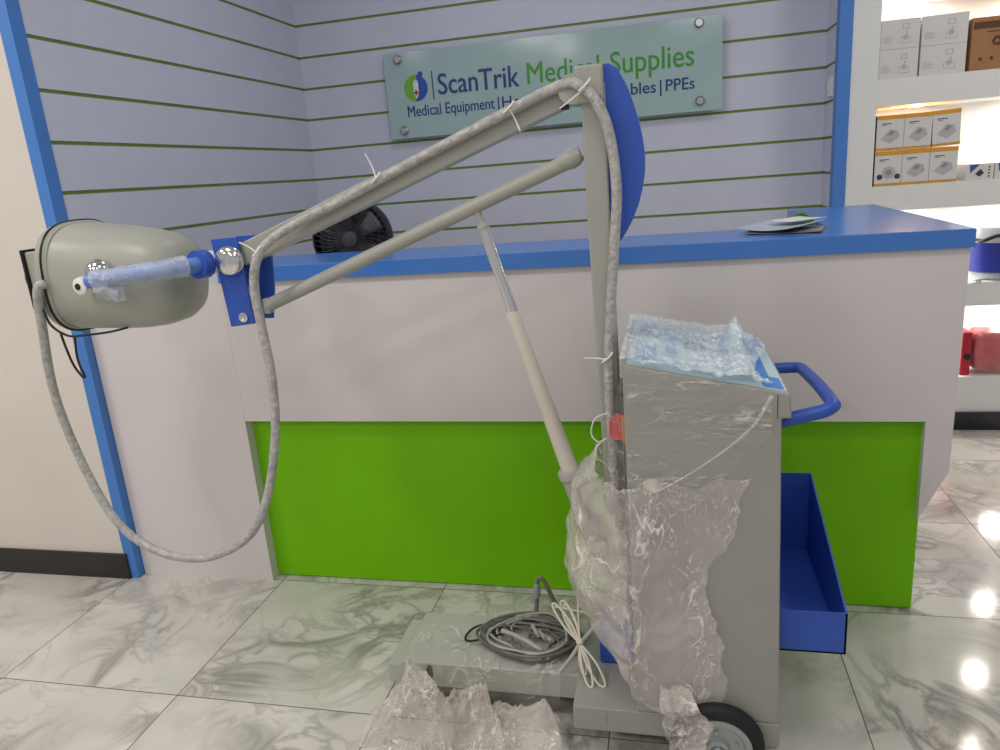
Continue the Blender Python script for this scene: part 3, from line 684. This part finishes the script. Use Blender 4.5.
# ---- film wrapped round the unit
def lerp_tab(tab, z):
    tab = sorted(tab)
    if z <= tab[0][0]: return tab[0][1]
    for (a, va), (b_, vb) in zip(tab[:-1], tab[1:]):
        if z <= b_: return va + (vb - va) * (z - a) / (b_ - a)
    return tab[-1][1]
RT = [(.901, 1.285), (.885, 1.268), (.825, 1.258), (.743, 1.248), (.678, 1.221), (.59, 1.203), (.519, 1.150), (.449, 1.150), (.354, 1.176), (.206, 1.19), (.16, 1.165), (.128, 1.140), (.105, 1.115)]
LT = [(.956, .985), (.893, .972), (.828, .957), (.74, .937), (.69, .905), (.655, .865), (.606, .848), (.527, .834), (.42, .832), (.312, .869), (.255, .91), (.21, .955), (.165, 1.00), (.14, 1.05), (.105, 1.085)]
def wrap(z0, z1, push, amp):
    def f(u, v):
        z = z0 + (z1 - z0) * v; xr_ = lerp_tab(RT, z) + .012 * noise.noise(Vector((0, z * 22, 5))) + .006 * noise.noise(Vector((0, z * 60, 5))); xl = lerp_tab(LT, z)
        z += v ** 8 * (.05 * noise.noise(Vector((u * 6, 3, 1))) + .05 * (.5 - u))
        xc = max(.985, min(xl + .02, 1.2))
        if u < .55:
            k = u / .55; p = Vector((xr_ + (xc - xr_) * k, YN - .006 - push, z))
        elif u < .8:
            k = (u - .55) / .25; a = k * math.pi / 2
            p = Vector((xl + (xc - xl) * (1 - math.sin(a)), -.86 - (.216 + push) * math.cos(a), z))
        else:
            k = (u - .8) / .2; a = k * math.pi / 2
            p = Vector((xl + (xc - xl) * (1 - math.cos(a)), -.86 + .20 * math.sin(a), z))
        q = Vector((p.x * 9, p.y * 9, p.z * 9)); q2 = q * 3.1
        fr = min(1, max(0, (1.2 - p.z) * 3))
        n1 = noise.noise_vector(q); n2 = noise.noise_vector(q2); r1 = 1 - abs(noise.noise(q * 2.2))
        big = 1.0 if u > .55 else .22
        off = (n1 * .7 + n2 * .45) * amp * big
        if u < .56: off.y = -abs(off.y) - amp * .25 * r1 * r1
        return p + off
    return f
lw = P(MB().grid(wrap(.105, .70, .002, .020), 120, 90), 'lower_wrap', [M_film, M_filmd], smooth=True, fixn=False)
for p_ in lw.data.polygons: p_.material_index = 1 if (p_.index % 120) > 64 else 0
def upper(u, v):
    # film over the near side, hem slanting up to the right corner
    x = .975 + (1.268 - .975) * u; top = zt(max(.988, x)) + .003
    bot = .655 + .02 * math.sin(u * 9) + .012 * noise.noise(Vector((u * 14, 0, 0))) + .22 * max(0, u - .35) ** 1.3 * 1.15
    z = bot + (top - bot) * v; p = Vector((x, YN - .007, z))
    q = Vector((x * 8, 0, z * 17)); r1 = 1 - abs(noise.noise(q)); r2 = 1 - abs(noise.noise(q * 2.6))
    p.y -= .006 * r1 ** 3 + .004 * r2 ** 3
    if u < .06: p.y += .14 * (1 - u / .06)
    return p
P(MB().grid(upper, 90, 60), 'side_wrap', M_filmh, smooth=True, fixn=False)
def web(u, v):
    z = .66 + (.952 - .66) * v; xl = lerp_tab(LT, z); a = u * math.pi / 2
    p = Vector((.987 + (xl - .987) * math.sin(a) ** .8, YN - .004 + .215 * u, z))
    q = Vector((p.x * 30, p.y * 9, p.z * 12))
    return p + Vector(noise.noise_vector(q)) * .006 * math.sin(u * math.pi)
P(MB().grid(web, 24, 40), 'corner_wrap', M_filmh, smooth=True, fixn=False)
def topf(u, v):
    x = .985 + .285 * u; y = YN - .008 + (.452) * v; z = zt(x) + .007
    q = Vector((x * 22, y * 14, 0)); n_ = (1 - abs(noise.noise(q))) ** 3 * .008 + (1 - abs(noise.noise(q * 2.7))) ** 3 * .006
    d = math.hypot((x - 1.222) * 1.0, (y + .80) * .6); z += n_ + .050 * math.exp(-(d / .022) ** 2) + .016 * math.exp(-((x - 1.222) / .03) ** 2) * (1 - abs(v - .5))
    if u > .9: x -= .02 * math.sin(v * 7)
    return (x, y, z)
P(MB().grid(topf, 90, 80), 'console_wrap', M_filmc, smooth=True, fixn=False)
P(MB().tube([(1.268, -1.08, .893), (1.255, -1.084, .87), (1.235, -1.086, .835), (1.19, -1.086, .79), (1.12, -1.085, .735), (1.05, -1.085, .69)], lambda t: .0045 - .0035 * t, 8), 'twisted_hem', M_film, smooth=True)

def wheel_wrap(u, v):
    z = .235 - .180 * v; wd = .05 + .06 * min(1, v * 3.2) - .100 * max(0, v - .3); x = 1.050 + .022 * v + wd * u + .012 * noise.noise(Vector((u * 2 // 1, v * 7, 9)))
    q = Vector((x * 20, z * 20, 4)); r1 = (1 - abs(noise.noise(q))) ** 3; r2 = (1 - abs(noise.noise(q * 2.6))) ** 3
    return (x + .006 * noise.noise(q * 1.7), -1.080 - .044 * max(0, min(1, (v - .04) * 9)) - .012 * r1 - .008 * r2, z)
P(MB().grid(wheel_wrap, 40, 50), 'wheel_wrap', M_filmd, smooth=True, fixn=False)
# ================================================================== LOOSE THINGS ON THE UNIT AND THE FLOOR
ck = thing('cable_coil', (.71, -.84, .136), 'coil of dark grey cables lying on the outrigger of x-ray unit', 'cable')
def coil(n, m_, name, rr, jit, cx_=.715, cy_=-.840, z0=.147):
    pts = []
    for k in range(n * 14):
        a = k * 2 * math.pi / 14; lay = k / 14
        r = 1.02 - jit * abs(noise.noise(Vector((lay * 1.7, k * .16, m_))))
        pts.append((cx_ + .128 * r * math.cos(a) + .02 * noise.noise(Vector((lay, m_, 3))), cy_ + .094 * r * math.sin(a) + .012 * noise.noise(Vector((lay, m_, 8))), z0 + .004 * lay + .008 * abs(noise.noise(Vector((k * .3, m_, 1))))))
    return MB().tube(pts, rr, 7, steps=3).build(name, M_wire if m_ < 2 else M_lwire, ck, True)
coil(5, 0, 'dark_cable', .005, .42); coil(5, 1, 'dark_cable', .004, .8, .705, -.845); coil(5, 1.5, 'dark_cable', .003, 1.3, .71, -.85)
coil(4, 2.3, 'pale_cable', .0035, 1.1, z0=.154)
MB().tube([(.66, -.84, .17), (.62, -.86, .163), (.552, -.872, .150), (.536, -.85, .148), (.552, -.81, .150), (.60, -.80, .16), (.64, -.80, .17)], .003, 7).build('thin_loop', M_blk, ck, True)
MB().tube([(.60, -.855, .155), (.585, -.86, .150), (.592, -.845, .152), (.582, -.838, .15), (.592, -.828, .152), (.61, -.83, .155)], .003, 7).build('curl', M_blk, ck, True)
MB().tube([(.711, -.75, .16), (.713, -.735, .20), (.717, -.73, .25), (.727, -.73, .262), (.742, -.735, .245), (.768, -.745, .19), (.80, -.77, .165)], .006, 9).build('plug_lead', M_wire, ck, True)
MB().lathe((.714, -.733, .205), (.05, 0, 1), [(0, .009), (.03, .0095), (.042, .006)], 12).build('plug', M_prn, ck, True)
MB().tube([(.64, -.86, .18), (.68, -.875, .178), (.74, -.905, .17), (.775, -.925, .155)], .0065, 9).build('pale_lead', M_lwire, ck, True)
for i in range(3): MB().cyl((.71 + .02 * i, -.80 - .02 * i, .158), (.735 + .02 * i, -.855 - .01 * i, .17), .006, n=8).build('connector', M_lwire, ck, True)

cd = thing('cord_bundle', (.87, -.97, .142), 'bundle of thin white cord tied in the middle, hanging beside dark coil', 'cord')
K = Vector((.855, -.925, .205))
for k, (tp, wd) in enumerate([((.785, -.858, .262), .010), ((.805, -.845, .262), .012), ((.812, -.85, .255), .008)]):
    tp = Vector(tp); m_ = (K + tp) / 2
    MB().tube([K, m_ + Vector((-wd, 0, -.004)), tp + Vector((-wd * .6, 0, 0)), tp + Vector((wd * .6, 0, .003)), m_ + Vector((wd, 0, .004)), K], .0028, 7).build('loop', M_cord, cd, True)
for tp, wd in (((.914, -.995, .147), .012), ((.886, -1.0, .147), .009), ((.868, -.965, .152), .007)):
    tp = Vector(tp); m_ = (K + tp) / 2 + Vector((0, -.008, .008))
    MB().tube([K, m_ + Vector((-wd, 0, 0)), tp + Vector((-wd, 0, .002)), tp + Vector((wd * .5, 0, 0)), m_ + Vector((wd * 1.1, 0, 0)), K], .0028, 7).build('loop', M_cord, cd, True)
MB().lathe(K + Vector((-.008, 0, .002)), (1, 0, .4), [(0, .006), (.008, .009), (.016, .006)], 10).build('knot', M_cord, cd, True)
MB().tube([K, (.850, -.90, .26), (.849, -.885, .30), (.853, -.89, .35), (.868, -.90, .41), (.89, -.90, .46)], .0024, 7).build('string', M_cord, cd, True)
MB().tube([(.785, -.86, .262), (.83, -.86, .255), (.875, -.855, .245), (.91, -.86, .25)], .0028, 7).build('string', M_cord, cd, True)
MB().tube([(.91, -.895, .262), (.885, -.905, .235), K, (.835, -.945, .18), (.807, -.968, .152)], .0055, 9).build('twisted_lead', M_lwire, cd, True)

ps = thing('packing_film', (.58, -1.03, 0), 'crumpled heap of clear packing film on floor before x-ray unit', 'plastic film')
def heap(cx_, cy_, rx, ry, h, seed, amp):
    def f(u, v):
        a = u * 2 * math.pi; r = v
        e = 1 + .28 * noise.noise(Vector((math.cos(a) * 1.3, math.sin(a) * 1.3, seed)))
        p = Vector((cx_ + rx * r * e * math.cos(a), cy_ + ry * r * e * math.sin(a), 0))
        z = h * max(0, 1 - r ** 1.6)
        q = Vector((p.x * 13, p.y * 13, seed)); r1 = 1 - abs(noise.noise(q)); r2 = 1 - abs(noise.noise(q * 2.4)); r3 = 1 - abs(noise.noise(q * 5.5))
        z = z * (.55 + .6 * r1) + amp * (r1 ** 3 * .7 + r2 ** 3 * .5 + r3 ** 4 * .30) * (1.05 - r)
        p += noise.noise_vector(q * .8) * amp * .7
        p.z = max(.003, z); return p
    return f
MB().grid(heap(.44, -1.045, .115, .080, .10, 1.3, .075), 110, 50).build('film', M_filmp, ps, True, fixn=False)
MB().grid(heap(.57, -1.045, .13, .07, .085, 4.1, .065), 110, 50).build('film', M_filmp, ps, True, fixn=False)
MB().grid(heap(.72, -1.035, .12, .06, .07, 7.7, .06), 90, 40).build('film', M_filmp, ps, True, fixn=False)
MB().grid(heap(.50, -1.17, .17, .08, .05, 9.2, .05), 90, 40).build('film', M_filmp, ps, True, fixn=False)
def drape(u, v):
    x = .40 + .40 * u + .01 * math.sin(v * 9); t = v
    y = -.80 - .170 * t; z = .139 if y > -.957 else .139 - (-.957 - y) * 5.5
    q = Vector((x * 16, y * 16, 2)); r1 = (1 - abs(noise.noise(q))) ** 3
    return (x, y - .012 * r1 * (y < -.94), max(.004, z + .008 * r1))
tf = MB().grid(drape, 70, 40).build('thin_film', M_filmt, None, True, origin=(.6, -.9, .137), fixn=False)
tag(tf, 'thin clear film draped over the outrigger edge, behind the crumpled heap', 'plastic film')
